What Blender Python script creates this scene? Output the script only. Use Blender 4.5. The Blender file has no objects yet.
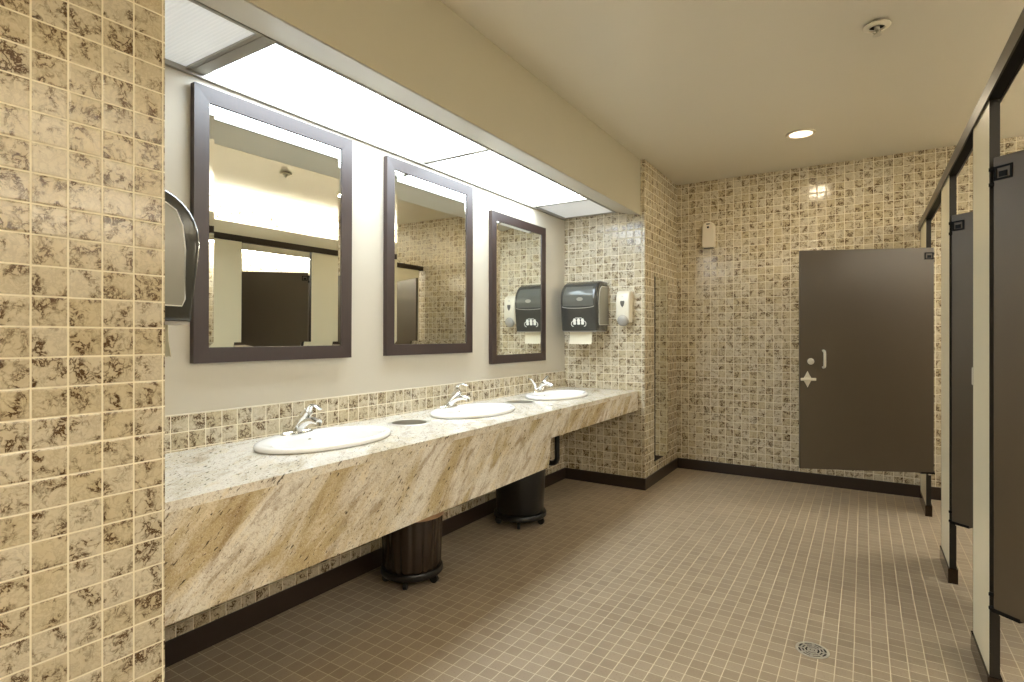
import bpy, bmesh, math, random
from mathutils import Vector, Matrix
from math import sin, cos, pi, radians

S = bpy.context.scene
C = S.collection

# ------------------------------------------------------------------ camera
cam_data = bpy.data.cameras.new('camera')
cam = bpy.data.objects.new('camera', cam_data)
C.objects.link(cam)
cam.location = (0, 0, 1.32)
cam.rotation_euler = (radians(90), 0, radians(32.138))
cam_data.sensor_width = 36.0
cam_data.lens = 559.83 / 1024 * 36.0
cam_data.shift_y = -(341 - 336.84) / 1024
cam_data.clip_start = 0.02
S.camera = cam

# ------------------------------------------------------------------ world, exposure, lights
W = bpy.data.worlds.new('world')
S.world = W
W.use_nodes = True
W.node_tree.nodes['Background'].inputs[0].default_value = (1.0, 0.93, 0.8, 1)
W.node_tree.nodes['Background'].inputs[1].default_value = 0.05
S.view_settings.view_transform = 'Standard'
S.view_settings.look = 'None'
S.view_settings.exposure = 1.08
S.view_settings.gamma = 1.0
S.view_settings.use_curve_mapping = False

PANEL_STRENGTH = 6.2
COVE_STRENGTH = 12.0
COVE_DOWN = 16.0
LENS_STRENGTH = 1.3
DOWN_WATTS = [5.0, 5.0, 5.0]
DOWNLIGHTS_AND_FILL = [(-0.40, 4.72), (-0.50, -0.70), (1.10, 0.30)]  # first is the visible fixture; the other two are unseen, added for fill
H_CEIL = 2.849
for i, (x, y) in enumerate(DOWNLIGHTS_AND_FILL):
    ld = bpy.data.lights.new('downlight_lamp', 'AREA')
    ld.shape = 'DISK'
    ld.size = 0.15
    ld.energy = DOWN_WATTS[i]
    ld.color = (1.0, 0.84, 0.60)
    lo = bpy.data.objects.new('downlight_lamp', ld)
    lo.location = (x, y, H_CEIL - 0.016)
    C.objects.link(lo)

# ------------------------------------------------------------------ material helpers
def lin(r, g, b):
    f = lambda c: (c / 255 / 12.92) if c / 255 <= 0.04045 else ((c / 255 + 0.055) / 1.055) ** 2.4
    return (f(r), f(g), f(b), 1.0)

class NT:
    def __init__(self, name):
        self.m = bpy.data.materials.new(name)
        self.m.use_nodes = True
        self.t = self.m.node_tree
        self.b = self.t.nodes['Principled BSDF']
    def n(self, typ, **kw):
        nd = self.t.nodes.new(typ)
        for k, v in kw.items():
            setattr(nd, k, v)
        return nd
    def put(self, sock, v):
        if hasattr(v, 'is_output') or isinstance(v, bpy.types.NodeSocket):
            self.t.links.new(v, sock)
        else:
            sock.default_value = v
    def math(self, op, a, b=None, c=None, clamp=False):
        nd = self.n('ShaderNodeMath', operation=op, use_clamp=clamp)
        self.put(nd.inputs[0], a)
        if b is not None: self.put(nd.inputs[1], b)
        if c is not None: self.put(nd.inputs[2], c)
        return nd.outputs[0]
    def mix(self, fac, a, b, typ='RGBA'):
        nd = self.n('ShaderNodeMix', data_type=typ)
        self.put(nd.inputs[0], fac)
        if typ == 'RGBA':
            self.put(nd.inputs[6], a); self.put(nd.inputs[7], b)
            return nd.outputs[2]
        self.put(nd.inputs[2], a); self.put(nd.inputs[3], b)
        return nd.outputs[0]
    def noise(self, vec, scale, detail=3.0, rough=0.55, dist=0.0):
        nd = self.n('ShaderNodeTexNoise')
        if vec is not None: self.put(nd.inputs['Vector'], vec)
        nd.inputs['Scale'].default_value = scale
        nd.inputs['Detail'].default_value = detail
        nd.inputs['Roughness'].default_value = rough
        nd.inputs['Distortion'].default_value = dist
        return nd.outputs[0]
    def ramp(self, v, lo, hi):
        nd = self.n('ShaderNodeMapRange', interpolation_type='SMOOTHSTEP')
        self.put(nd.inputs[0], v)
        nd.inputs[1].default_value = lo; nd.inputs[2].default_value = hi
        nd.inputs[3].default_value = 0.0; nd.inputs[4].default_value = 1.0
        return nd.outputs[0]
    def bump(self, h, strength, dist=0.002):
        nd = self.n('ShaderNodeBump')
        nd.inputs['Strength'].default_value = strength
        nd.inputs['Distance'].default_value = dist
        self.put(nd.inputs['Height'], h)
        self.put(self.b.inputs['Normal'], nd.outputs[0])
    def set(self, **kw):
        for k, v in kw.items():
            self.put(self.b.inputs[k.replace('_', ' ')], v)
        return self.m
    def pos(self):
        return self.n('ShaderNodeNewGeometry').outputs['Position']
    def obj(self):
        return self.n('ShaderNodeTexCoord').outputs['Object']

def plain(name, col, rough=0.5, metal=0.0, var=0.06, scale=6.0, bump=0.0, bscale=180.0, spec=0.5):
    k = NT(name)
    o = k.obj()
    f = k.noise(o, scale, 3)
    d = tuple(max(0, c * (1 - var)) for c in col[:3]) + (1,)
    l = tuple(min(1, c * (1 + var)) for c in col[:3]) + (1,)
    k.set(Base_Color=k.mix(f, d, l), Roughness=rough, Metallic=metal)
    k.b.inputs['Specular IOR Level'].default_value = spec
    if bump:
        k.bump(k.noise(o, bscale, 2), bump, 0.001)
    return k.m

def grid_cells(k, p_u, p_v, off_u, off_v, floor=False):
    """tile coordinates from the surface position: returns (cell id vector, edge distance, u, v)"""
    g = k.n('ShaderNodeNewGeometry')
    sp = k.n('ShaderNodeSeparateXYZ'); k.put(sp.inputs[0], g.outputs['Position'])
    x, y, z = sp.outputs
    if floor:
        u, v = x, y
        side = None
    else:
        sn = k.n('ShaderNodeSeparateXYZ'); k.put(sn.inputs[0], g.outputs['True Normal'])
        side = k.math('GREATER_THAN', k.math('ABSOLUTE', sn.outputs[0]), 0.5)
        u = k.mix(side, x, y, 'FLOAT')
        v = z
    su = k.math('DIVIDE', k.math('SUBTRACT', u, off_u), p_u)
    sv = k.math('DIVIDE', k.math('SUBTRACT', v, off_v), p_v)
    cu, cv = k.math('FLOOR', su), k.math('FLOOR', sv)
    fu, fv = k.math('SUBTRACT', su, cu), k.math('SUBTRACT', sv, cv)
    eu = k.math('SUBTRACT', 0.5, k.math('ABSOLUTE', k.math('SUBTRACT', fu, 0.5)))
    ev = k.math('SUBTRACT', 0.5, k.math('ABSOLUTE', k.math('SUBTRACT', fv, 0.5)))
    edge = k.math('MINIMUM', eu, ev)
    cell = k.n('ShaderNodeCombineXYZ')
    k.put(cell.inputs[0], cu); k.put(cell.inputs[1], cv)
    if side is not None: k.put(cell.inputs[2], side)
    wn = k.n('ShaderNodeTexWhiteNoise', noise_dimensions='3D')
    k.put(wn.inputs['Vector'], cell.outputs[0])
    return g.outputs['Position'], edge, wn

def wall_tile(name='marble_mosaic_tile', off_u=0.0, off_v=0.013):
    k = NT(name)
    pos, edge, wn = grid_cells(k, 0.0705, 0.0700, off_u, off_v)
    # every tile samples its own piece of stone
    sh = k.n('ShaderNodeVectorMath', operation='MULTIPLY_ADD')
    k.put(sh.inputs[0], wn.outputs['Color']); sh.inputs[1].default_value = (9, 9, 9); k.put(sh.inputs[2], pos)
    v = sh.outputs[0]
    warp = k.noise(v, 26, 3, 0.6)
    vein_n = k.noise(v, 42, 6, 0.68, 0.45)
    vein = k.math('SUBTRACT', 1.0, k.ramp(k.math('ABSOLUTE', k.math('SUBTRACT', vein_n, 0.5)), 0.0, 0.075))
    patch = k.ramp(k.noise(v, 20, 4, 0.6, 0.5), 0.44, 0.68)
    vein = k.math('MULTIPLY', vein, k.math('ADD', 0.18, k.math('MULTIPLY', patch, 1.25)), clamp=True)
    base = k.mix(warp, lin(182, 166, 132), lin(220, 210, 186))
    tone = k.mix(wn.outputs['Value'], lin(196, 180, 144), lin(218, 211, 194))
    base = k.mix(0.45, base, tone)
    base = k.mix(k.math('MULTIPLY', patch, 0.5), base, lin(172, 154, 122))
    stone = k.mix(vein, base, lin(84, 62, 38))
    grout = k.math('SUBTRACT', 1.0, k.ramp(edge, 0.016, 0.040))
    col = k.mix(grout, stone, lin(236, 228, 204))
    rough = k.mix(grout, 0.14, 0.75, 'FLOAT')
    k.set(Base_Color=col, Roughness=rough)
    h = k.math('ADD', k.ramp(edge, 0.0, 0.09), k.math('MULTIPLY', k.noise(v, 60, 3, 0.6), 0.55))
    k.bump(h, 0.55, 0.0022)
    return k.m

def floor_tile():
    k = NT('floor_mosaic_tile')
    pos, edge, wn = grid_cells(k, 0.0620, 0.0620, 0.027, 2.648, floor=True)
    n = k.noise(pos, 16, 4, 0.6)
    base = k.mix(n, lin(146, 130, 108), lin(166, 150, 127))
    tone = k.mix(wn.outputs['Value'], lin(138, 122, 102), lin(166, 151, 129))
    base = k.mix(0.5, base, tone)
    base = k.mix(k.ramp(k.noise(pos, 150, 2), 0.55, 0.75), base, lin(140, 120, 96))
    grout = k.math('SUBTRACT', 1.0, k.ramp(edge, 0.016, 0.040))
    k.set(Base_Color=k.mix(grout, base, lin(204, 192, 166)), Roughness=k.mix(grout, 0.30, 0.7, 'FLOAT'))
    k.bump(k.math('ADD', k.ramp(edge, 0.0, 0.07), k.math('MULTIPLY', k.noise(pos, 45, 2), 0.35)), 0.3, 0.0015)
    return k.m

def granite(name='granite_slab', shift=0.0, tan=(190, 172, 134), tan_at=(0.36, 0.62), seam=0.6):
    k = NT(name)
    sv = k.n('ShaderNodeVectorMath', operation='ADD'); k.put(sv.inputs[0], k.pos()); sv.inputs[1].default_value = (shift, 0, 0)
    o = sv.outputs[0]
    # the slab's grain runs diagonally: stretched along one direction
    sp = k.n('ShaderNodeSeparateXYZ'); k.put(sp.inputs[0], o)
    gx, gy, gz = sp.outputs
    along = k.math('ADD', k.math('MULTIPLY', gy, 0.24), k.math('MULTIPLY', k.math('SUBTRACT', gz, gx), 0.26))
    across = k.math('SUBTRACT', k.math('MULTIPLY', k.math('SUBTRACT', gz, gx), 0.78), k.math('MULTIPLY', gy, 0.72))
    cb = k.n('ShaderNodeCombineXYZ')
    k.put(cb.inputs[0], along); k.put(cb.inputs[1], across); k.put(cb.inputs[2], k.math('MULTIPLY', gx, 0.4))
    v = cb.outputs[0]
    big = k.noise(v, 5.5, 5, 0.6, 0.8)
    mid = k.noise(v, 17, 5, 0.65, 0.6)
    fine = k.noise(o, 130, 3, 0.7)
    grain = k.noise(o, 310, 2, 0.6)
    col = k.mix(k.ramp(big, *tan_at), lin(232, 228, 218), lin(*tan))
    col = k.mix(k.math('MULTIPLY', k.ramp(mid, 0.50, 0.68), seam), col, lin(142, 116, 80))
    col = k.mix(k.math('MULTIPLY', k.ramp(mid, 0.46, 0.34), 0.7), col, lin(228, 216, 190))
    col = k.mix(k.math('MULTIPLY', k.ramp(fine, 0.5, 0.68), 0.45), col, lin(140, 112, 78))
    col = k.mix(k.math('MULTIPLY', k.ramp(grain, 0.54, 0.70), 0.45), col, lin(128, 106, 74))
    col = k.mix(k.math('MULTIPLY', k.ramp(grain, 0.44, 0.30), 0.4), col, lin(236, 230, 216))
    fl = k.math('MULTIPLY', k.ramp(k.noise(v, 95, 2, 0.55), 0.62, 0.68), k.ramp(big, 0.34, 0.52))
    col = k.mix(k.math('MULTIPLY', fl, 0.85), col, lin(60, 46, 34))
    k.set(Base_Color=col, Roughness=0.1)
    return k.m

def emit(name, col, s):
    k = NT(name)
    o = k.obj()
    k.set(Base_Color=(0.8, 0.8, 0.8, 1), Roughness=0.4)
    k.put(k.b.inputs['Emission Color'], col)
    k.b.inputs['Emission Strength'].default_value = s
    return k.m

def lens_plastic(name, col):
    k = NT(name)
    o = k.pos()
    w = k.n('ShaderNodeTexWave', wave_type='BANDS', bands_direction='Y')
    k.put(w.inputs['Vector'], o); w.inputs['Scale'].default_value = 22.0
    k.set(Base_Color=k.mix(w.outputs[1], tuple(c * .93 for c in col[:3]) + (1,), col), Roughness=0.35)
    k.put(k.b.inputs['Emission Color'], (0.9, 0.95, 1.0, 1)); k.b.inputs['Emission Strength'].default_value = 0.16  # faint glow put into the lens to brighten the end panels
    k.bump(w.outputs[1], 0.4, 0.004)
    return k.m

def smoky(name):
    k = NT(name)
    o = k.obj()
    f = k.noise(o, 9, 3)
    k.set(Base_Color=k.mix(f, lin(50, 49, 45), lin(72, 71, 66)), Roughness=0.12)
    k.b.inputs['Coat Weight'].default_value = 0.3
    return k.m

def mirror_mat():
    k = NT('mirror_silver')
    k.set(Base_Color=k.mix(k.noise(k.obj(), 2, 1), (0.90, 0.92, 0.88, 1), (0.92, 0.94, 0.90, 1)), Metallic=1.0, Roughness=0.0)
    return k.m

def wood_frame():
    k = NT('dark_stained_frame')
    o = k.obj()
    mp = k.n('ShaderNodeMapping'); mp.inputs['Scale'].default_value = (40, 40, 3)
    k.put(mp.inputs['Vector'], o)
    f = k.noise(mp.outputs[0], 3, 4, 0.6)
    k.set(Base_Color=k.mix(f, lin(34, 18, 15), lin(52, 30, 25)), Roughness=0.45)
    k.b.inputs['Specular IOR Level'].default_value = 0.9
    return k.m

M = {}
M['tile'] = wall_tile()
M['tile_far'] = M['tile']
M['floor'] = floor_tile()
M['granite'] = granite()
M['granite_top'] = granite('lit_granite_slab', 3.7, (210, 200, 178), (0.42, 0.7), 0.4)  # apron granite made paler: strong overhead light put into the top's colour
M['ceiling'] = plain('ceiling_paint', lin(232, 227, 213), 0.24, bump=0.12, bscale=9, var=0.02, scale=1.2)
M['soffit'] = plain('soffit_paint', lin(186, 180, 160), 0.45, var=0.02, bump=0.05)
M['paint'] = plain('mirror_wall_paint', lin(200, 193, 177), 0.5, var=0.02, bump=0.05)
M['base'] = plain('black_cove_base', lin(48, 36, 29), 0.3, var=0.1)
M['frame'] = wood_frame()
M['mirror'] = mirror_mat()
M['porcelain'] = plain('white_porcelain', lin(240, 238, 234), 0.12, var=0.01)
M['chrome'] = plain('polished_chrome', (0.82, 0.82, 0.8, 1), 0.08, 1.0, var=0.02)
M['nickel'] = plain('satin_nickel', lin(222, 216, 200), 0.3, 0.35, var=0.03)
M['steel'] = plain('brushed_steel', lin(200, 196, 184), 0.4, 0.6, var=0.05)
M['dark'] = plain('black_void', lin(16, 15, 13), 0.6)
M['alu'] = plain('grey_aluminium_trim', lin(168, 164, 154), 0.4, 0.6)
M['lit'] = emit('lit_diffuser', (0.80, 0.91, 1.0, 1), PANEL_STRENGTH)
M['cove'] = emit('cove_diffuser', (0.95, 0.97, 1.0, 1), COVE_STRENGTH)
M['cove_down'] = emit('cove_lower_diffuser', (1.0, 0.97, 0.90, 1), COVE_DOWN)
M['brightened'] = lens_plastic('prismatic_lens', lin(232, 230, 222))
M['lens'] = emit('downlight_lens', (1.0, 0.84, 0.62, 1), LENS_STRENGTH)
M['white'] = plain('white_plastic', lin(226, 219, 200), 0.35, var=0.02)
M['offwhite'] = plain('ivory_plastic', lin(228, 218, 198), 0.4, var=0.02)
M['smoky'] = smoky('smoky_plastic')
M['grey_lens'] = plain('grey_translucent_plastic', lin(150, 148, 138), 0.2, var=0.05)
M['window'] = plain('smoky_window_plastic', lin(92, 92, 86), 0.1, var=0.15, scale=9)
M['paper'] = plain('paper', lin(232, 224, 200), 0.9, var=0.02)
M['icon'] = plain('white_print', lin(232, 230, 222), 0.5, var=0.01)
M['grey'] = plain('grey_plastic', lin(166, 162, 154), 0.25, var=0.03)
M['darkgrey'] = plain('dark_grey_plastic', lin(92, 88, 82), 0.3, var=0.03)
M['door'] = plain('bronze_brown_laminate', lin(84, 73, 58), 0.36, var=0.05, bump=0.12, bscale=260)
M['bronze'] = plain('dark_bronze_metal', lin(28, 22, 14), 0.45, 0.0, var=0.06)
M['rail'] = plain('bronze_anodised_rail', lin(52, 42, 30), 0.33, 0.2, var=0.05)
M['pilaster'] = plain('cream_laminate', lin(234, 226, 197), 0.3, var=0.015)
M['black'] = plain('black_metal', lin(9, 8, 8), 0.6, 0.0, spec=0.2)
M['shoe'] = plain('bronze_shoe', lin(66, 54, 42), 0.12, 0.75, var=0.05)
M['bin_brown'] = plain('brown_ribbed_plastic', lin(48, 36, 26), 0.25, var=0.08)
M['bin_rim'] = plain('tan_plastic_rim', lin(178, 142, 108), 0.4, var=0.05)
M['bin_black'] = plain('black_plastic', lin(15, 13, 12), 0.35, var=0.1)

# ------------------------------------------------------------------ mesh helpers
def box(bm, x0, x1, y0, y1, z0, z1):
    vs = [bm.verts.new((x, y, z)) for x in (x0, x1) for y in (y0, y1) for z in (z0, z1)]
    for f in ((0, 1, 3, 2), (4, 6, 7, 5), (0, 4, 5, 1), (2, 3, 7, 6), (0, 2, 6, 4), (1, 5, 7, 3)):
        bm.faces.new([vs[i] for i in f])
    return vs

def rbox(bm, x0, x1, y0, y1, z0, z1, r=0.004, seg=2):
    t = bmesh.new()
    box(t, x0, x1, y0, y1, z0, z1)
    bmesh.ops.bevel(t, geom=t.edges[:], offset=r, segments=seg, affect='EDGES', profile=0.5)
    join(bm, t)

def join(bm, t, mat=None):
    mp = {}
    for v in t.verts:
        mp[v] = bm.verts.new(mat @ v.co if mat else v.co)
    for f in t.faces:
        try:
            nf = bm.faces.new([mp[v] for v in f.verts]); nf.smooth = f.smooth
        except ValueError:
            pass
    t.free()

def rings(bm, rs, cap0=True, cap1=True, smooth=True):
    """skin a list of closed rings (lists of points of equal length)"""
    rv = [[bm.verts.new(p) for p in r] for r in rs]
    n = len(rv[0])
    for a, b in zip(rv[:-1], rv[1:]):
        for i in range(n):
            f = bm.faces.new((a[i], a[(i + 1) % n], b[(i + 1) % n], b[i])); f.smooth = smooth
    if cap0: bm.faces.new(rv[0][::-1])
    if cap1: bm.faces.new(rv[-1])

def lathe(bm, prof, c=(0, 0, 0), n=40, sx=1.0, sy=1.0, cap0=True, cap1=True, flute=0, depth=0.0):
    rs = []
    for r, z in prof:
        ring = []
        for i in range(n):
            t = 2 * pi * i / n
            q = r * (1 - depth * (0.5 + 0.5 * cos(flute * t)) ** 3) if flute else r
            ring.append((c[0] + q * sx * cos(t), c[1] + q * sy * sin(t), c[2] + z))
        rs.append(ring)
    rings(bm, rs, cap0, cap1)

def tube(bm, pts, rad, n=14, sq=1.0, up=Vector((0, 0, 1))):
    pts = [Vector(p) for p in pts]
    if not isinstance(rad, (list, tuple)): rad = [rad] * len(pts)
    rs = []
    for i, p in enumerate(pts):
        t = (pts[min(i + 1, len(pts) - 1)] - pts[max(i - 1, 0)]).normalized()
        a = t.cross(up)
        if a.length < 1e-4: a = t.cross(Vector((1, 0, 0)))
        a.normalize(); b = a.cross(t).normalized()
        r = rad[i]
        ra, rb = r if isinstance(r, tuple) else (r, r * sq)
        rs.append([p + a * ra * cos(2 * pi * k / n) + b * rb * sin(2 * pi * k / n) for k in range(n)])
    rings(bm, rs)

def spline(pts, n=8):
    """Catmull-Rom through points"""
    P = [Vector(p) for p in pts]
    P = [P[0] * 2 - P[1]] + P + [P[-1] * 2 - P[-2]]
    out = []
    for i in range(1, len(P) - 2):
        for k in range(n):
            t = k / n
            a, b, c, d = P[i - 1], P[i], P[i + 1], P[i + 2]
            out.append(0.5 * ((2 * b) + (c - a) * t + (2 * a - 5 * b + 4 * c - d) * t * t + (3 * b - a - 3 * c + d) * t ** 3))
    out.append(P[-2])
    return out

def prism_yz(bm, prof, x0, x1, bev=0.0, seg=3):
    """extrude a (y,z) outline across x"""
    t = bmesh.new()
    a = [t.verts.new((x0, y, z)) for y, z in prof]
    b = [t.verts.new((x1, y, z)) for y, z in prof]
    n = len(prof)
    fa = t.faces.new(a[::-1]); fb = t.faces.new(b)
    for i in range(n):
        t.faces.new((a[i], a[(i + 1) % n], b[(i + 1) % n], b[i]))
    bmesh.ops.recalc_face_normals(t, faces=t.faces[:])
    if bev:
        es = list({e for f in (fa, fb) for e in f.edges})
        bmesh.ops.bevel(t, geom=es, offset=bev, segments=seg, affect='EDGES', profile=0.5)
    join(bm, t)

def prism_xz(bm, prof, y0, y1):
    n = len(prof)
    a = [bm.verts.new((x, y0, z)) for x, z in prof]
    b = [bm.verts.new((x, y1, z)) for x, z in prof]
    bm.faces.new(a[::-1]); bm.faces.new(b)
    for i in range(n):
        bm.faces.new((a[i], a[(i + 1) % n], b[(i + 1) % n], b[i]))

def obj(name, bm, mat, parent=None, smooth_angle=None, label=None, loc=None):
    bmesh.ops.remove_doubles(bm, verts=bm.verts[:], dist=1e-6)
    bmesh.ops.recalc_face_normals(bm, faces=bm.faces[:])
    me = bpy.data.meshes.new(name)
    bm.to_mesh(me); bm.free()
    me.materials.append(M[mat] if isinstance(mat, str) else mat)
    o = bpy.data.objects.new(name, me)
    C.objects.link(o)
    if parent: o.parent = parent
    if loc: o.location = loc
    if label: o['label'] = label
    if smooth_angle:
        for p in me.polygons: p.use_smooth = True
        me.set_sharp_from_angle(angle=radians(smooth_angle))
    return o

def tag(o, label, cat, group=None):
    o['label'] = label; o['category'] = cat
    if group: o['group'] = group
    return o

def thing(name, label, cat, loc=(0, 0, 0), rz=0.0, group=None):
    o = bpy.data.objects.new(name, None)
    o.empty_display_size = 0.05
    C.objects.link(o)
    o.location = loc; o.rotation_euler = (0, 0, rz)
    return tag(o, label, cat, group)

def struct(name, bm, mat):
    o = obj(name, bm, mat)
    o['kind'] = 'structure'
    return o

def sbox(name, mat, *b):
    bm = bmesh.new(); box(bm, *b)
    return struct(name, bm, mat)

# ------------------------------------------------------------------ room shell
XP = -1.597          # face of the tiled piers
XW = -2.365          # painted wall behind the mirrors
YN, YE, YF = 0.781, 4.6876, 5.6728
XR, YB = 1.95, -1.6
ZC = H_CEIL
sbox('floor', 'floor', -2.6, XR + .1, YB - .1, YF + .1, -0.1, 0.0)
sbox('ceiling', 'ceiling', -2.6, XR + .1, YB - .1, YF + .1, ZC, ZC + 0.1)
sbox('wall_left', 'tile', -2.6, XP, YB, YN, 0.0, ZC)                     # near tiled pier
sbox('wall_pier', 'tile', -2.6, XP, YE, YF, 0.0, ZC)                     # far tiled pier
sbox('wall_mirror', 'paint', -2.6, XW, YN, YE, 1.005, ZC)                # painted wall
sbox('wall_under_counter', 'tile', -2.6, XW, YN, YE, 0.0, 0.848)
sbox('wall_far', 'tile', -2.6, XR + .1, YF, YF + .1, 0.0, ZC)
sbox('wall_right', 'tile', XR, XR + .1, YB, YF, 0.0, ZC)
sbox('wall_back', 'soffit', -2.6, XR + .1, YB - .1, YB, 0.0, ZC)
# backsplash: two rows of tile with a pale edge trim
sbox('trim_1', wall_tile('backsplash_tile', 0.045, 0.862), -2.6, XW + 0.012, YN, YE, 0.848, 1.0)
sbox('trim_2', 'white', -2.6, XW + 0.013, YN, YE, 1.0, 1.005)
# soffit
XS = -1.632
bm = bmesh.new()
prism_xz(bm, [(XS, 2.372), (XS, ZC), (-1.86, ZC), (-1.86, 2.5), (-1.85, 2.5), (-1.85, 2.424), (-1.640, 2.374)], YN, YE)
struct('soffit', bm, 'soffit')
bm = bmesh.new()
prism_xz(bm, [(-1.640, 2.3715), (-1.640, 2.3735), (-1.849, 2.4225), (-1.849, 2.4205)], YN + .001, YE - .001)
struct('trim_3', bm, 'paint')
sbox('ceiling_niche', 'soffit', XW, -1.86, YN, YE, 2.5, 2.56)
# baseboards
BH, BT = 0.102, 0.011
def baseboard(name, x0, x1, y0, y1):
    bm = bmesh.new()
    rbox(bm, x0, x1, y0, y1, 0.0, BH, 0.003, 2)
    return struct(name, bm, 'base')
baseboard('baseboard_left', XP, XP + BT, YB, YN)
baseboard('baseboard_niche', XW, XW + BT, YN, YE)
baseboard('baseboard_end', XW + BT, XP + BT, YE - BT, YE)
baseboard('baseboard_near', XW + BT, XP + BT, YN, YN + BT)
baseboard('baseboard_pier', XP, XP + BT, YE, YF - BT)
baseboard('baseboard_far', XP, XR, YF - BT, YF)
baseboard('baseboard_right', XR - BT, XR, YB, YF - BT)

# ------------------------------------------------------------------ niche ceiling lights
def light_panel(y0, y1, lit, label):
    t = thing('ceiling_light_panel', label, 'ceiling light', ((XW + -1.850) / 2, (y0 + y1) / 2, 2.43), 0, 'lens panels over the vanity')
    hx = (-1.850 - XW) / 2 - .001; hy = (y1 - y0) / 2
    bm = bmesh.new()
    w = 0.016
    for b in ((-hx, hx, -hy, -hy + w), (-hx, hx, hy - w, hy), (-hx, -hx + w, -hy + w, hy - w), (hx - w, hx, -hy + w, hy - w)):
        box(bm, b[0], b[1], b[2], b[3], -0.012, 0.040)
    obj('trim_frame', bm, 'alu', t)
    bm = bmesh.new()
    zd = 0.018 if lit else -0.004
    box(bm, -hx + w, hx - w, -hy + w, hy - w, zd, zd + .006)
    obj('diffuser', bm, 'lit' if lit else 'brightened', t)
sbox('trim_4', 'alu', XW + .001, -1.852, 1.246, 1.288, 2.416, 2.46)
sbox('trim_5', 'alu', XW + .001, XW + .020, YN + .001, YE - .001, 2.405, 2.4165)
light_panel(YN + .002, 1.245, False, 'dim grey prismatic ceiling panel nearest the tiled pier at left')
light_panel(1.289, 2.712, True, 'long glowing ceiling panel over the first sink and mirror')
light_panel(2.714, 4.118, True, 'glowing ceiling panel over the second and third sinks')
light_panel(4.120, YE - .002, False, 'short unlit white ceiling panel against the far tiled pier')

# light valance along the back wall of the stalls, glowing up and down
t = thing('light_valance', 'long painted light valance high on the wall behind the stalls', 'valance light', (1.74, YB, 2.32))
L = YF - YB - .004
bm = bmesh.new(); rbox(bm, 0.0, 0.02, 0.002, L, 0.0, 0.31, 0.002, 1)
obj('fascia_board', bm, 'soffit', t)
bm = bmesh.new(); box(bm, 0.02, XR - 1.74, 0.002, L, 0.150, 0.165)
obj('shelf', bm, 'paint', t)
bm = bmesh.new(); rbox(bm, 0.022, XR - 1.742, 0.004, L - .002, 0.003, 0.011, 0.002, 1)
obj('lower_diffuser', bm, 'cove_down', t)
bm = bmesh.new(); rbox(bm, 0.022, XR - 1.742, 0.004, L - .002, 0.262, 0.270, 0.002, 1)
obj('upper_diffuser', bm, 'cove', t)

# ------------------------------------------------------------------ vanity counter
XCF = -1.6566        # front face of the apron
ZT = 0.855
SINKS = [(-2.03, 1.68), (-2.035, 2.80), (-2.035, 3.905)]
SAX, SAY = 0.215, 0.332
HOLES = [(-2.085, 2.275), (-2.075, 3.41)]
HR = 0.104
vc = thing('vanity_counter', 'long granite vanity counter with deep apron along the mirror wall', 'counter', (0, 0, 0))
def flat_with_holes(bm, outer, holes, z):
    es = []
    for loop in [outer] + holes:
        vs = [bm.verts.new((x, y, z)) for x, y in loop]
        for i in range(len(vs)): es.append(bm.edges.new((vs[i], vs[(i + 1) % len(vs)])))
    return bmesh.ops.triangle_fill(bm, use_beauty=True, use_dissolve=False, edges=es)
bm = bmesh.new()
outer = [(XW + .002, YN + .002), (XCF, YN + .002), (XCF, YE - .002), (XW + .002, YE - .002)]
hl = []
for sx, sy in SINKS:
    hl.append([(sx + (SAX - .03) * cos(2 * pi * i / 48), sy + (SAY - .03) * sin(2 * pi * i / 48)) for i in range(48)])
for hx, hy in HOLES:
    hl.append([(hx + HR * cos(2 * pi * i / 40), hy + HR * sin(2 * pi * i / 40)) for i in range(40)])
flat_with_holes(bm, outer, hl, ZT)
ext = bmesh.ops.extrude_face_region(bm, geom=bm.faces[:])
for v in [g for g in ext['geom'] if isinstance(g, bmesh.types.BMVert)]: v.co.z -= 0.03
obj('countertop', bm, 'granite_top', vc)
# apron: deep part, rounded step, shallow part
ZA, ZB = 0.509, 0.686
prof = [(YN + .001, ZA), (3.03, ZA)]
for i in range(1, 9):
    t = -pi / 2 + (pi / 2) * i / 8
    prof.append((3.03 + 0.045 * cos(t), ZA + 0.045 + 0.045 * sin(t)))
prof.append((3.085, ZB - 0.02)); prof.append((3.105, ZB)); prof += [(YE - .001, ZB), (YE - .001, ZT - .03), (YN + .001, ZT - .03)]
bm = bmesh.new()
prism_yz(bm, prof, XCF - 0.03, XCF)
obj('apron', bm, 'granite', vc)

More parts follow.
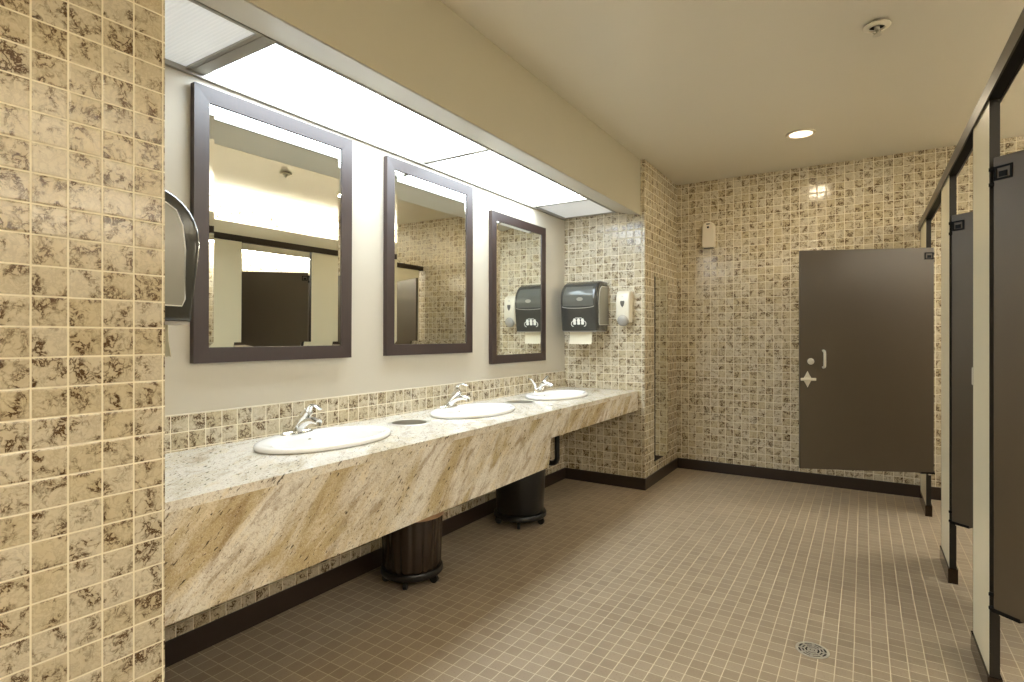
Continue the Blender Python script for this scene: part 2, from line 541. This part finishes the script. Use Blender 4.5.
# ------------------------------------------------------------------ sinks
def sink(cx, cy, label):
    t = thing('oval_sink', label, 'sink', (cx, cy, ZT), 0, 'drop-in sinks along the vanity')
    n = 64
    def ring(ax, ay, z, dx=0.0):
        return [(dx + ax * cos(2 * pi * i / n), ay * sin(2 * pi * i / n), z) for i in range(n)]
    A, B = SAX, SAY
    rs = [ring(A - .012, B - .012, 0.0005), ring(A - .003, B - .003, 0.003), ring(A, B, 0.010), ring(A - .002, B - .002, 0.018), ring(A - .009, B - .009, 0.0235), ring(A - .02, B - .02, 0.0245),
          ring(A - .056, B - .040, 0.0235, .030), ring(A - .066, B - .052, 0.019, .031), ring(A - .073, B - .062, 0.006, .032), ring(A - .082, B - .075, -0.03, .032),
          ring(A - .1, B - .1, -0.075, .032), ring(A - .135, B - .15, -0.108, .03), ring(A - .175, B - .22, -0.122, .02), ring(0.022, 0.022, -0.127, .0)]
    bm = bmesh.new(); rings(bm, rs, False, False)
    # underside shell so the bowl has thickness
    us = [ring(A - .012, B - .012, 0.0005), ring(A - .034, B - .034, -0.002), ring(A - .06, B - .06, -0.05, .02), ring(A - .1, B - .11, -0.115, .03), ring(A - .16, B - .2, -0.136, .02), ring(0.022, 0.022, -0.137, 0)]
    rings(bm, us, False, False)
    rings(bm, [rs[-1], us[-1]], False, False)
    obj('basin', bm, 'porcelain', t, 60)
    bm = bmesh.new(); lathe(bm, [(0.021, -0.138), (0.021, -0.125), (0.008, -0.1235)], (0, 0, 0), 24)
    obj('drain', bm, 'chrome', t, 40)
    # insulated trap under the bowl, running to the wall
    bm = bmesh.new()
    tube(bm, [(0, 0, -0.137), (0, 0, -0.3)] + spline([(0, 0, -0.44), (0, 0, -0.49), (-0.02, 0, -0.522), (-0.055, 0, -0.532), (-0.09, 0, -0.52), (-0.108, 0, -0.49), (-0.112, 0, -0.44), (-0.13, 0, -0.405), (-0.17, 0, -0.395), (XW - cx + .004, 0, -0.393)], 4), 0.020, 16, up=Vector((0, 1, 0)))
    obj('drain_trap', bm, 'bin_black', t, 60, label='dark insulated drain trap')
    # overflow hole on the back wall of the bowl
    bm = bmesh.new()
    tube(bm, [(-0.118, -0.01, -0.005), (-0.1095, -0.01, -0.008)], 0.011, 16)
    obj('overflow', bm, 'grey', t, 40)
    return t
sink(*SINKS[0], 'white oval drop-in sink under the first, largest-looking mirror')
sink(*SINKS[1], 'white oval drop-in sink under the middle mirror')
sink(*SINKS[2], 'white oval drop-in sink nearest the wall-mounted towel dispenser')

ZL = ZT + 0.0245     # top of the sink ledge
def lever_faucet(cx, cy, label, lever):
    """single-lever chrome faucet, spout towards +x"""
    t = thing('lever_faucet', label, 'faucet', (cx, cy, ZL), 0, 'chrome faucets on the sinks')
    bm = bmesh.new()
    # base plate along y with raised ends
    rs = []
    for z, s in ((0, 1.0), (0.006, 1.0), (0.012, 0.9), (0.015, 0.7)):
        rs.append([(0.028 * s * cos(2 * pi * i / 40), 0.086 * s * sin(2 * pi * i / 40) * (1.0), z) for i in range(40)])
    rings(bm, rs)
    obj('base_plate', bm, 'chrome', t, 50)
    bm = bmesh.new()
    tube(bm, spline([(-0.010, 0, 0.006), (0.018, 0, 0.040), (0.052, 0, 0.078), (0.084, 0, 0.108)], 5), [(0.024, 0.027)] * 6 + [(0.022, 0.024)] * 6 + [(0.019, 0.020)] * 4, 20, up=Vector((1, 0, 0)))
    obj('body', bm, 'chrome', t, 60)
    bm = bmesh.new()
    p = spline([(0.012, 0, 0.03), (0.06, 0, 0.056), (0.11, 0, 0.068), (0.152, 0, 0.062)], 6)
    tube(bm, p, [(0.021 - 0.0045 * i / len(p), 0.019 - 0.006 * i / len(p)) for i in range(len(p))], 18)
    tube(bm, [(0.146, 0, 0.06), (0.147, 0, 0.044)], 0.0125, 18)
    obj('spout', bm, 'chrome', t, 60)
    bm = bmesh.new()
    if lever == 0:
        p = spline([(0.074, 0, 0.100), (0.084, 0, 0.118), (0.100, 0, 0.134), (0.128, 0, 0.134), (0.160, 0, 0.120)], 6)
    else:
        p = spline([(0.074, 0, 0.098), (0.066, 0, 0.122), (0.076, 0, 0.142), (0.108, 0, 0.150), (0.148, 0, 0.142)], 6)
    m = len(p)
    tube(bm, p, [(0.017 - 0.006 * abs(i / m - 0.1), 0.017 - 0.0125 * min(1, i / m * 1.6)) for i in range(m)], 16)
    obj('lever_handle', bm, 'chrome', t, 60)
    return t
lever_faucet(SINKS[0][0] - 0.165, SINKS[0][1] - 0.035, 'chrome single-lever faucet on the sink nearest the left pier', 0)
lever_faucet(SINKS[1][0] - 0.165, SINKS[1][1] - 0.045, 'chrome single-lever faucet with arched raised lever on the middle sink', 1)

t = thing('lever_faucet', 'chrome faucet with two flared lever handles on the farthest sink', 'faucet', (SINKS[2][0] - 0.165, SINKS[2][1], ZL), 0, 'chrome faucets on the sinks')
bm = bmesh.new()
rs = [[(0.027 * s * cos(2 * pi * i / 40), 0.08 * s * sin(2 * pi * i / 40), z) for i in range(40)] for z, s in ((0, 1), (0.006, 1), (0.013, .9), (0.016, .7))]
rings(bm, rs); obj('base_plate', bm, 'chrome', t, 50)
bm = bmesh.new()
p = spline([(0.0, 0, 0.01), (0.01, 0, 0.045), (0.045, 0, 0.068), (0.085, 0, 0.066), (0.118, 0, 0.056)], 6)
tube(bm, p, [(0.019 - 0.004 * i / len(p), 0.02 - 0.006 * i / len(p)) for i in range(len(p))], 18)
tube(bm, [(0.108, 0, 0.058), (0.109, 0, 0.04)], 0.012, 18)
obj('spout', bm, 'chrome', t, 60)
for s in (-1, 1):
    bm = bmesh.new()
    lathe(bm, [(0.021, 0.01), (0.02, 0.03), (0.014, 0.042)], (0, s * 0.052, 0), 20)
    p = spline([(0, s * 0.052, 0.035), (0.0, s * 0.064, 0.062), (0.0, s * 0.098, 0.092), (0.0, s * 0.142, 0.118)], 6)
    tube(bm, p, [(0.009 + 0.003 * i / len(p), 0.012 - 0.007 * i / len(p)) for i in range(len(p))], 14, up=Vector((0, -s * .6, 1)))
    obj('handle', bm, 'chrome', t, 60)

# trash grommets let into the counter
def grommet(x, y, label):
    bm = bmesh.new()
    lathe(bm, [(HR - .012, -0.05), (HR - .012, 0.001), (HR - .006, 0.0035), (HR + .006, 0.003), (HR + .012, 0.0003), (HR - .002, 0.0003), (HR - .002, -0.05)], (0, 0, 0), 48, cap0=False, cap1=False)
    o = obj('waste_ring', bm, 'steel', None, 40, loc=(x, y, ZT + .0004))
    tag(o, label, 'waste chute ring', 'round steel waste rings in the counter')
grommet(*HOLES[0], 'round chrome waste ring in the counter between first and middle sinks')
grommet(*HOLES[1], 'round chrome waste ring in the counter between middle and farthest sinks')

# ------------------------------------------------------------------ mirrors
def wall_mirror(y0, y1, z0, z1, label, yaw=0.0, pitch=0.0):
    t = thing('framed_mirror', label, 'mirror', (XW, (y0 + y1) / 2, z0), 0, 'framed mirrors over the vanity')
    hy = (y1 - y0) / 2; h = z1 - z0; w = 0.064; d = 0.030
    for part in range(4):
        bm = bmesh.new()
        o = [(-hy, 0), (hy, 0), (hy, h), (-hy, h)]
        i = [(-hy + w, w), (hy - w, w), (hy - w, h - w), (-hy + w, h - w)]
        a, b = part, (part + 1) % 4
        q = [o[a], o[b], i[b], i[a]]
        v0 = [bm.verts.new((0.0, y, z)) for y, z in q]
        # the face falls slightly towards the glass
        v1 = [bm.verts.new((d if k < 2 else d - 0.003, y, z)) for k, (y, z) in enumerate(q)]
        bm.faces.new(v0[::-1]); bm.faces.new(v1)
        for k in range(4): bm.faces.new((v0[k], v0[(k + 1) % 4], v1[(k + 1) % 4], v1[k]))
        obj('frame_board', bm, 'frame', t)
    bm = bmesh.new()
    e = w - 0.004; bw = 0.022; x0, x1 = 0.0205, 0.0240
    q0 = [(-hy + e, e), (hy - e, e), (hy - e, h - e), (-hy + e, h - e)]
    q1 = [(-hy + w + bw, w + bw), (hy - w - bw, w + bw), (hy - w - bw, h - w - bw), (-hy + w + bw, h - w - bw)]
    vb = [bm.verts.new((0.006, y, z)) for y, z in q0]
    va = [bm.verts.new((x0, y, z)) for y, z in q0]
    vi = [bm.verts.new((x1, y, z)) for y, z in q1]
    for k in range(4):
        bm.faces.new((va[k], va[(k + 1) % 4], vi[(k + 1) % 4], vi[k]))
        bm.faces.new((vb[k], vb[(k + 1) % 4], va[(k + 1) % 4], va[k]))
    bm.faces.new(vi); bm.faces.new(vb[::-1])
    obj('glass', bm, 'mirror', t)
    if yaw or pitch:      # hangs a little crooked on its wires, proud of the wall
        t.rotation_euler = (0, radians(pitch), radians(yaw)); t.location.x += abs(radians(yaw)) * hy
wall_mirror(1.254, 2.079, 1.210, 2.369, 'dark-framed mirror nearest the towel dispenser on the left pier', -1.1, 0.35)
wall_mirror(2.357, 3.185, 1.210, 2.369, 'dark-framed mirror in the middle, reflecting a dark stall door', -0.5, 0.2)
wall_mirror(3.440, 4.270, 1.117, 2.261, 'dark-framed mirror hung lower, reflecting the far towel dispenser')

# tall frameless mirror on the far pier
bm = bmesh.new()
rbox(bm, 0, 0.006, -0.2, 0.2, 0, 1.665, 0.001, 1)
t = thing('full_length_mirror', 'tall narrow frameless mirror on the side of the far pier', 'mirror', (XP, 5.16, 0.198))
obj('glass', bm, 'mirror', t)
bm = bmesh.new()
box(bm, 0, 0.008, -0.205, -0.2, 0, 1.665)
obj('edge_strip', bm, 'black', t)

# ------------------------------------------------------------------ towel dispensers
PROF = [(0, 0.0), (0.242, 0.0), (0.253, 0.084), (0.265, 0.18), (0.273, 0.262), (0.270, 0.312), (0.258, 0.345), (0.240, 0.374), (0.218, 0.398), (0.194, 0.416), (0.165, 0.430), (0.135, 0.437), (0, 0.437)]
def prof_y(z):
    for (y0, z0), (y1, z1) in zip(PROF[1:-2], PROF[2:-1]):
        if z0 <= z <= z1: return y0 + (y1 - y0) * (z - z0) / (z1 - z0)
    return 0.13
def towel_dispenser(loc, rz, label):
    t = thing('paper_towel_dispenser', label, 'paper towel dispenser', loc, rz, 'smoky grey towel dispensers')
    w = 0.172
    bm = bmesh.new(); prism_yz(bm, PROF, -w, w, 0.022, 4)
    obj('cover', bm, 'smoky', t, 40)
    sp = [(0.0, 0.055), (0.205, 0.052), (0.215, 0.075), (0.216, 0.238), (0.207, 0.318), (0.186, 0.366), (0.155, 0.385), (0.0, 0.392)]
    for s in (-1, 1):
        bm = bmesh.new(); prism_yz(bm, sp, s * (w + 0.0005) - 0.002, s * (w + 0.0005) + 0.002)
        sd = obj('side_panel', bm, 'grey_lens', t, label='pale grey translucent side panel')
        # white outline of the panel
        bm = bmesh.new()
        tube(bm, [(s * (w + .003), y, z) for y, z in sp[0:1] + sp[1:] ], 0.0022, 6)
        obj('panel_edge', bm, 'icon', sd)
    # smoky window over the roll
    bm = bmesh.new()
    zs = [0.215 + 0.172 * i / 14 for i in range(15)]
    for a, b in zip(zs[:-1], zs[1:]):
        ha = 0.145 * (1 - 0.10 * ((a - 0.215) / 0.172) ** 2); hb = 0.145 * (1 - 0.10 * ((b - 0.215) / 0.172) ** 2)
        f = bm.faces.new([bm.verts.new(p) for p in ((-ha, prof_y(a) + .0015, a), (ha, prof_y(a) + .0015, a), (hb, prof_y(b) + .0015, b), (-hb, prof_y(b) + .0015, b))])
    bmesh.ops.remove_doubles(bm, verts=bm.verts[:], dist=1e-5)
    r = bmesh.ops.extrude_face_region(bm, geom=bm.faces[:])
    for v in [g for g in r['geom'] if isinstance(g, bmesh.types.BMVert)]: v.co.y -= 0.004
    wd = obj('window', bm, 'window', t, 40)
    bm = bmesh.new()
    tube(bm, [(0.15 * cos(q), prof_y(0.213 - 0.016 * sin(q)) + .002, 0.213 - 0.016 * sin(q)) for q in [pi * i / 20 for i in range(21)]], 0.003, 6)
    obj('window_lip', bm, 'grey', wd)
    # pale badge in the window
    bm = bmesh.new()
    lathe(bm, [(0.03, -0.002), (0.03, 0.002)], (0, 0, 0), 28, 1.0, 0.55)
    b = obj('badge', bm, 'grey_lens', wd); b.rotation_euler = (radians(82), 0, 0); b.location = (-0.02, prof_y(0.275) + .002, 0.275)
    # printed hands symbol
    bm = bmesh.new()
    for k, cx in enumerate((-0.038, 0.0, 0.038)):
        z0 = 0.062
        pts = [(cx + q[0], q[1]) for q in ((-0.014, 0.0), (-0.009, -0.008), (0.009, -0.008), (0.014, 0.0), (0.012, 0.018), (0.016, 0.03), (0.007, 0.046), (-0.007, 0.046), (-0.016, 0.03), (-0.011, 0.018))]
        vs = [bm.verts.new((x, prof_y(z0 + z) + .0012, z0 + z)) for x, z in pts]
        bm.faces.new(vs)
    r = bmesh.ops.extrude_face_region(bm, geom=bm.faces[:])
    for v in [g for g in r['geom'] if isinstance(g, bmesh.types.BMVert)]: v.co.y -= 0.002
    for s in (-1, 1):
        tube(bm, [(s * (0.05 + 0.02 * cos(q)), prof_y(0.06 + 0.022 * sin(q)) + .001, 0.062 + 0.022 * sin(q)) for q in [-pi / 2 + 1.35 * pi * i / 14 for i in range(15)]], 0.003, 6)
    tube(bm, [(x, prof_y(0.112) + .001, 0.112) for x in (-0.03, -0.015, 0, 0.015, 0.03)], 0.0025, 6)
    obj('hands_symbol', bm, 'icon', t)
    # chute lip and hanging sheet
    bm = bmesh.new(); rbox(bm, -w + .01, w - .01, 0.03, 0.236, -0.010, 0.002, 0.003, 2)
    obj('chute', bm, 'grey', t)
    bm = bmesh.new()
    pts = [(0.188, 0.0), (0.19, -0.03), (0.193, -0.06), (0.198, -0.118)]
    rng = random.Random(4)
    xs = [-0.098 + 0.215 * i / 16 for i in range(17)]
    grid = [[bm.verts.new((x, y + 0.002 * sin(9 * x + z * 40), z + (0.004 * (j % 2) if z < -0.1 else 0))) for j, x in enumerate(xs)] for y, z in pts]
    for a, b in zip(grid[:-1], grid[1:]):
        for i in range(16): bm.faces.new((a[i], a[i + 1], b[i + 1], b[i]))
    r = bmesh.ops.extrude_face_region(bm, geom=bm.faces[:])
    for v in [g for g in r['geom'] if isinstance(g, bmesh.types.BMVert)]: v.co.y += 0.0012
    obj('paper_sheet', bm, 'paper', t)
    return t
towel_dispenser((-2.082, YN, 1.370), 0.0, 'smoky towel dispenser seen edge-on beside the near left pier')
towel_dispenser((-2.102, YE, 1.372), pi, 'smoky towel dispenser with hands symbol, hung on the far pier beside the soap dispenser')

# ------------------------------------------------------------------ soap dispenser (on the far pier, faces -y)
t = thing('soap_dispenser', 'white soap dispenser with grey shield window on the far pier', 'soap dispenser', (-1.762, YE, 1.415), pi)
bm = bmesh.new()
pr = [(0, 0.03), (0.06, 0.03), (0.088, 0.055), (0.096, 0.11), (0.096, 0.2), (0.088, 0.27), (0.07, 0.295), (0.04, 0.305), (0, 0.305)]
prism_yz(bm, pr, -0.062, 0.062, 0.016, 3)
obj('housing', bm, 'white', t, 40)
bm = bmesh.new()
for sgn in (1,):
    pts = [(-0.017, 0.215), (0.017, 0.215), (0.019, 0.2), (0.014, 0.178), (0.0, 0.158), (-0.014, 0.178), (-0.019, 0.2)]
    vs = [bm.verts.new((x, 0.098, z)) for x, z in pts]; bm.faces.new(vs)
    r = bmesh.ops.extrude_face_region(bm, geom=bm.faces[:])
    for v in [g for g in r['geom'] if isinstance(g, bmesh.types.BMVert)]: v.co.y = 0.094
obj('level_window', bm, 'darkgrey', t)
bm = bmesh.new()
lathe(bm, [(0.05, 0), (0.05, 0.014), (0.044, 0.028), (0.03, 0.038), (0.012, 0.042)], (0, 0, 0), 32)
o = obj('push_button', bm, 'grey', t, 50); o.rotation_euler = (radians(-90), 0, 0); o.location = (0, 0.07, 0.048)
bm = bmesh.new()
for z in (0.248, 0.256): rbox(bm, -0.010, 0.010, 0.093, 0.0945, z, z + 0.003, 0.0005, 1)
obj('emblem', bm, 'grey', t)

# ------------------------------------------------------------------ air freshener on the far wall
t = thing('air_freshener', 'small ivory air freshener box high on the far tiled wall', 'air freshener', (-1.280, YF, 2.188), pi)
bm = bmesh.new()
hw = 0.058
pts = [(-hw, 0.008), (-hw + .008, 0)] + [(hw - .008, 0), (hw, 0.008), (hw, 0.20)]
pts += [(hw * cos(q), 0.20 + 0.052 * sin(q)) for q in [pi * i / 14 for i in range(1, 14)]] + [(-hw, 0.2)]
a = [bm.verts.new((x, 0, z)) for x, z in pts]
b = [bm.verts.new((x, 0.05, z)) for x, z in pts]
c = [bm.verts.new((x * .86, 0.06, 0.125 + (z - 0.125) * .93)) for x, z in pts]
n = len(pts)
for u, v in ((a, b), (b, c)):
    for i in range(n): bm.faces.new((u[i], u[(i + 1) % n], v[(i + 1) % n], v[i]))
bm.faces.new(a[::-1]); bm.faces.new(c)
obj('case', bm, 'offwhite', t, 35)
bm = bmesh.new(); rbox(bm, -0.016, 0.016, 0.0585, 0.0615, 0.222, 0.232, 0.001, 1)
obj('spray_slot', bm, 'dark', t)
bm = bmesh.new(); lathe(bm, [(0.011, 0), (0.011, 0.0025)], (0, 0, 0), 20)
o = obj('sensor_eye', bm, 'dark', t); o.rotation_euler = (radians(-90), 0, 0); o.location = (0, 0.059, 0.196)
bm = bmesh.new(); rbox(bm, -0.045, 0.045, 0.004, 0.046, -0.006, 0.001, 0.002, 1)
obj('bottom_latch', bm, 'darkgrey', t)

# ------------------------------------------------------------------ ceiling fittings
for i, (x, y) in enumerate(DOWNLIGHTS_AND_FILL):
    if i == 0: lab = 'round recessed downlight in the ceiling before the far wall'
    elif i < 3: lab = ['', 'added unseen fill downlight in the ceiling near the back wall', 'added unseen fill downlight in the ceiling near the right wall'][i]
    else: lab = ['round recessed downlight over the nearest stall', 'round recessed downlight over the middle stall', 'round recessed downlight over the wide far stall'][i - 3]
    t = thing('recessed_downlight', lab, 'ceiling light', (x, y, ZC), 0, 'recessed ceiling downlights')
    bm = bmesh.new(); lathe(bm, [(0.080, -0.0005), (0.104, -0.0005), (0.104, -0.004), (0.096, -0.010), (0.080, -0.008)], (0, 0, 0), 48, cap0=False, cap1=False)
    rings(bm, [[(0.08 * cos(2 * pi * k / 48), 0.08 * sin(2 * pi * k / 48), -0.008) for k in range(48)], [(0.08 * cos(2 * pi * k / 48), 0.08 * sin(2 * pi * k / 48), -0.0005) for k in range(48)]], False, False)
    obj('trim_ring', bm, 'offwhite', t, 40)
    bm = bmesh.new(); lathe(bm, [(0.079, -0.001), (0.079, -0.005), (0.04, -0.009), (0.01, -0.010)], (0, 0, 0), 40)
    obj('lens', bm, 'lens', t, 40)

t = thing('fire_sprinkler', 'round white fire sprinkler plate on the ceiling', 'fire sprinkler', (0.055, 3.262, ZC))
bm = bmesh.new(); lathe(bm, [(0.036, -0.0005), (0.036, -0.012)], (0, 0, 0), 32)
obj('recess_cup', bm, 'dark', t)
bm = bmesh.new(); lathe(bm, [(0.058, -0.012), (0.059, -0.015), (0.052, -0.020), (0.034, -0.024), (0.0345, -0.018), (0.052, -0.013)], (0, 0, 0), 40, cap0=False, cap1=False)
obj('escutcheon', bm, 'white', t, 40)
bm = bmesh.new()
lathe(bm, [(0.012, -0.012), (0.012, -0.034), (0.006, -0.036), (0.006, -0.046)], (0, 0, 0), 20)
for s in (-1, 1): tube(bm, [(s * 0.010, 0, -0.03), (s * 0.017, 0, -0.042), (0, 0, -0.056)], 0.0025, 8)
obj('head', bm, 'steel', t, 40)
bm = bmesh.new(); lathe(bm, [(0.018, -0.055), (0.019, -0.0575)], (0, 0, 0), 24)
obj('deflector', bm, 'steel', t)

# ------------------------------------------------------------------ floor drain
t = thing('floor_drain', 'round slotted metal floor drain in the tiled floor', 'floor drain', (-0.183, 2.668, 0.0))
bm = bmesh.new(); lathe(bm, [(0.056, 0.0002), (0.056, 0.0008)], (0, 0, 0), 40)
obj('sump', bm, 'dark', t)
bm = bmesh.new()
def arc_seg(bm, r0, r1, a0, a1, z0=0.0008, z1=0.0032, n=10):
    rs = []
    for i in range(n + 1):
        q = a0 + (a1 - a0) * i / n
        rs.append([(r0 * cos(q), r0 * sin(q), z0), (r1 * cos(q), r1 * sin(q), z0), (r1 * cos(q), r1 * sin(q), z1), (r0 * cos(q), r0 * sin(q), z1)])
    rings(bm, rs, smooth=False)
for r0, r1 in ((0.054, 0.064), (0.040, 0.046), (0.027, 0.033), (0.010, 0.020)):
    for k in range(4): arc_seg(bm, r0, r1, k * pi / 2, (k + 1) * pi / 2)
lathe(bm, [(0.006, 0.0008), (0.006, 0.0032)], (0, 0, 0), 16)
for k in range(4):
    q = pi / 4 + k * pi / 2
    arc_seg(bm, 0.006, 0.055, q - 0.09, q + 0.09)
    arc_seg(bm, 0.033, 0.055, q + pi / 4 - 0.1, q + pi / 4 + 0.1)
obj('grate', bm, 'steel', t)

# ------------------------------------------------------------------ waste bins under the counter
def dolly(t, r, zc):
    bm = bmesh.new(); lathe(bm, [(r * .96, zc), (r, zc + .008), (r, zc + .028), (r * .97, zc + .036), (r * .9, zc + .036)], (0, 0, 0), 48)
    d = obj('dolly', bm, 'bin_black', t, 40)
    for k in range(5):
        q = radians(-62) + 2 * pi * k / 5
        cx, cy = (r - 0.03) * cos(q), (r - 0.03) * sin(q)
        bm = bmesh.new()
        tube(bm, [(cx - .009 * sin(q), cy + .009 * cos(q), 0.0235), (cx + .009 * sin(q), cy - .009 * cos(q), 0.0235)], 0.0232, 20)
        tube(bm, [(cx, cy, 0.03), (cx, cy, zc + .002)], 0.011, 10)
        obj('caster', bm, 'bin_black', d, 40)
t = thing('waste_bin', 'brown ribbed waste bin with tan rim under the counter', 'waste bin', (-2.09, 2.30, 0))
bm = bmesh.new()
lathe(bm, [(0.150, 0.082), (0.158, 0.10), (0.166, 0.36)], (0, 0, 0), 180, flute=15, depth=0.035)
obj('body', bm, 'bin_brown', t, 40)
bm = bmesh.new()
lathe(bm, [(0.160, 0.355), (0.176, 0.36), (0.180, 0.395), (0.176, 0.402), (0.164, 0.40), (0.158, 0.362)], (0, 0, 0), 60, cap0=False, cap1=False)
obj('rim', bm, 'bin_rim', t, 40, label='tan rim')
dolly(t, 0.168, 0.046)
t = thing('waste_bin', 'black smooth waste bin on casters under the end of the deep apron', 'waste bin', (-2.08, 3.42, 0))
bm = bmesh.new()
lathe(bm, [(0.160, 0.082), (0.168, 0.10), (0.192, 0.60), (0.2, 0.605), (0.2, 0.635), (0.192, 0.64), (0.182, 0.6), (0.158, 0.11), (0.02, 0.1)], (0, 0, 0), 64)
obj('body', bm, 'bin_black', t, 40)
dolly(t, 0.188, 0.05)

# ------------------------------------------------------------------ toilet stalls
XST = 0.39; PT = 0.029
ZD0, ZD1 = 0.336, 1.965
ZRB, ZRT = 2.185, 2.240
def pilaster(y0, y1, label, keeper=False):
    t = thing('stall_pilaster', label, 'stall pilaster', (XST, y0, 0), 0, 'cream stall pilasters')
    w = y1 - y0
    bm = bmesh.new(); box(bm, 0, PT, 0.003, w - .003, 0.0, ZRB + .02)
    obj('panel', bm, 'pilaster', t)
    for a, b in ((0, 0.003), (w - .003, w)):
        bm = bmesh.new(); box(bm, -0.0005, PT + .0005, a, b, 0.0, ZRB + .02)
        obj('edge_band', bm, 'bronze', t, label='dark bronze edge band')
    bm = bmesh.new()
    g = 0.007
    box(bm, -g, 0, -g, w + g, 0.0, 0.078); box(bm, PT, PT + g, -g, w + g, 0.0, 0.078)
    box(bm, 0, PT, -g, 0, 0.0, 0.078); box(bm, 0, PT, w, w + g, 0.0, 0.078)
    obj('shoe', bm, 'shoe', t, label='bronze metal shoe')
    if keeper:
        bm = bmesh.new(); rbox(bm, 0.001, 0.024, w, w + .045, 1.115, 1.19, 0.003, 2)
        obj('latch_keeper', bm, 'white', t)
    return t
pilaster(2.664, 3.030, 'cream stall pilaster nearest the camera, at the right edge', True)
pilaster(3.794, 4.172, 'cream stall pilaster in the middle, beside the half-open narrow door')
pilaster(5.115, 5.600, 'cream stall pilaster nearest the far wall, beside the wide open door')

bm = bmesh.new()
t = thing('headrail', 'bronze headrail running along the tops of the stall pilasters', 'headrail', (XST, YB, 0))
rl = YF - YB
box(bm, -0.010, -0.004, 0, rl - .001, ZRB, ZRT); box(bm, PT + .004, PT + .010, 0, rl - .001, ZRB, ZRT)
box(bm, -0.010, PT + .010, 0, rl - .001, ZRT, ZRT + .004)
obj('rail', bm, 'rail', t)
for a, b in ((YB + .01, 2.662), (3.032, 3.792), (4.174, 5.113), (5.602, YF - .002)):
    bm = bmesh.new()
    box(bm, -0.003, PT + .003, a - YB, b - YB, ZRB + .002, ZRB + .012)
    obj('rail_liner', bm, 'black', t)

def stall_door(hinge, ang, w, label, z0=ZD0, z1=ZD1, inner=False, hsign=-1, group='brown stall doors'):
    """door leaf along local +x from its hinge"""
    t = thing('stall_door', label, 'stall door', (hinge[0], hinge[1], z0), ang, group)
    h = z1 - z0; th = 0.0125
    bm = bmesh.new(); rbox(bm, 0.0, w, -th, th, 0, h, 0.002, 1)
    obj('panel', bm, 'door', t)
    # top hinge: wrap plate, cam block and knuckles
    bm = bmesh.new()
    for s in (-1, 1):
        y0, y1 = (s * th, s * (th + 0.004)) if s > 0 else (-th - 0.004, -th)
        for b in ((0.004, 0.062, h - .085, h - .078), (0.004, 0.062, h - .042, h - .035), (0.055, 0.062, h - .078, h - .042), (0.004, 0.012, h - .078, h - .042), (0.02, 0.045, h - .075, h - .055)):
            box(bm, b[0], b[1], y0, y1, b[2], b[3])
    obj('hinge_bracket', bm, 'black', t)
    bm = bmesh.new()
    for z in (h - .05, h - .105):
        lathe(bm, [(0.006, 0), (0.0085, 0.004), (0.0085, 0.014), (0.006, 0.018)], (-0.006, hsign * 0.012, z), 14)
    tube(bm, [(-0.006, hsign * .012, h - .11), (-0.006, hsign * .012, h - .03)], 0.004, 8)
    obj('hinge_knuckle', bm, 'black', t)
    # bottom pivot: channel under the door edge and pin
    bm = bmesh.new()
    box(bm, -0.004, 0.085, -th - .004, th + .004, -0.007, -0.001)
    box(bm, -0.004, 0.085, -th - .004, -th - .0005, -0.007, 0.006); box(bm, -0.004, 0.085, th + .0005, th + .004, -0.007, 0.006)
    for z in (0.045, -0.004): lathe(bm, [(0.005, 0), (0.008, 0.004), (0.008, 0.012), (0.005, 0.016)], (-0.007, hsign * 0.012, z), 14)
    obj('pivot_channel', bm, 'black', t)
    bm = bmesh.new(); lathe(bm, [(0.004, -0.018), (0.009, -0.014), (0.012, -0.0072)], (0.022, 0, 0), 16)
    obj('pivot_cap', bm, 'nickel', t)
    return t, w, h, th
stall_door((XST + .014, 2.640), radians(-42), 0.74, 'brown stall door at the right edge, its hinge on the nearest pilaster')
stall_door((XST + .014, 3.770), radians(-40), 0.74, 'brown stall door seen as a narrow strip between two cream pilasters')
t, w, h, th = stall_door((0.425, 5.052), math.atan2(-0.352, -0.835), 0.905, 'wide brown stall door standing open before the far tiled wall', hsign=-1)
# inside hardware of the wide door (free edge is at x = w)
def fy(z): return z - ZD0
bm = bmesh.new(); tube(bm, [(0, 0, 0), (0, 0.005, 0), (0, 0.009, 0)], [0.024, 0.023, 0.016], 24)
o = obj('door_bumper', bm, 'nickel', t, 40); o.location = (w - .076, th, fy(1.137))
bm = bmesh.new()
p = spline([(0, 0, -0.062), (0, 0.026, -0.055), (0, 0.032, -0.03), (0, 0.032, 0.03), (0, 0.026, 0.055), (0, 0, 0.062)], 5)
tube(bm, p, (0.009), 12, up=Vector((1, 0, 0)))
o = obj('pull_handle', bm, 'nickel', t, 60); o.location = (w - .162, th, fy(1.155))
bm = bmesh.new()
dia = [(0, -0.062), (0.016, -0.03), (0.032, 0), (0.016, 0.03), (0, 0.062), (-0.016, 0.03), (-0.032, 0), (-0.016, -0.03)]
a = [bm.verts.new((x, 0, z)) for x, z in dia]; b = [bm.verts.new((x * .9, 0.007, z * .94)) for x, z in dia]
bm.faces.new(a); bm.faces.new(b[::-1])
for i in range(8): bm.faces.new((a[i], a[(i + 1) % 8], b[(i + 1) % 8], b[i]))
rbox(bm, -0.056, 0.05, 0.006, 0.016, -0.010, 0.010, 0.002, 1)
lathe(bm, [(0.011, 0), (0.009, 0.012)], (0, 0, 0), 14)
o = obj('slide_latch', bm, 'nickel', t); o.location = (w - .053, th, fy(1.004))

# partitions between the stalls
def partition(y, label):
    bm = bmesh.new(); rbox(bm, XST + PT + .005, XR - .004, y - .0125, y + .0125, ZD0, ZD1, 0.002, 1)
    return tag(obj('stall_partition', bm, 'door'), label, 'stall partition', 'brown stall partitions')
partition(2.90, 'brown partition behind the nearest cream pilaster')
partition(4.00, 'brown partition behind the middle cream pilaster')
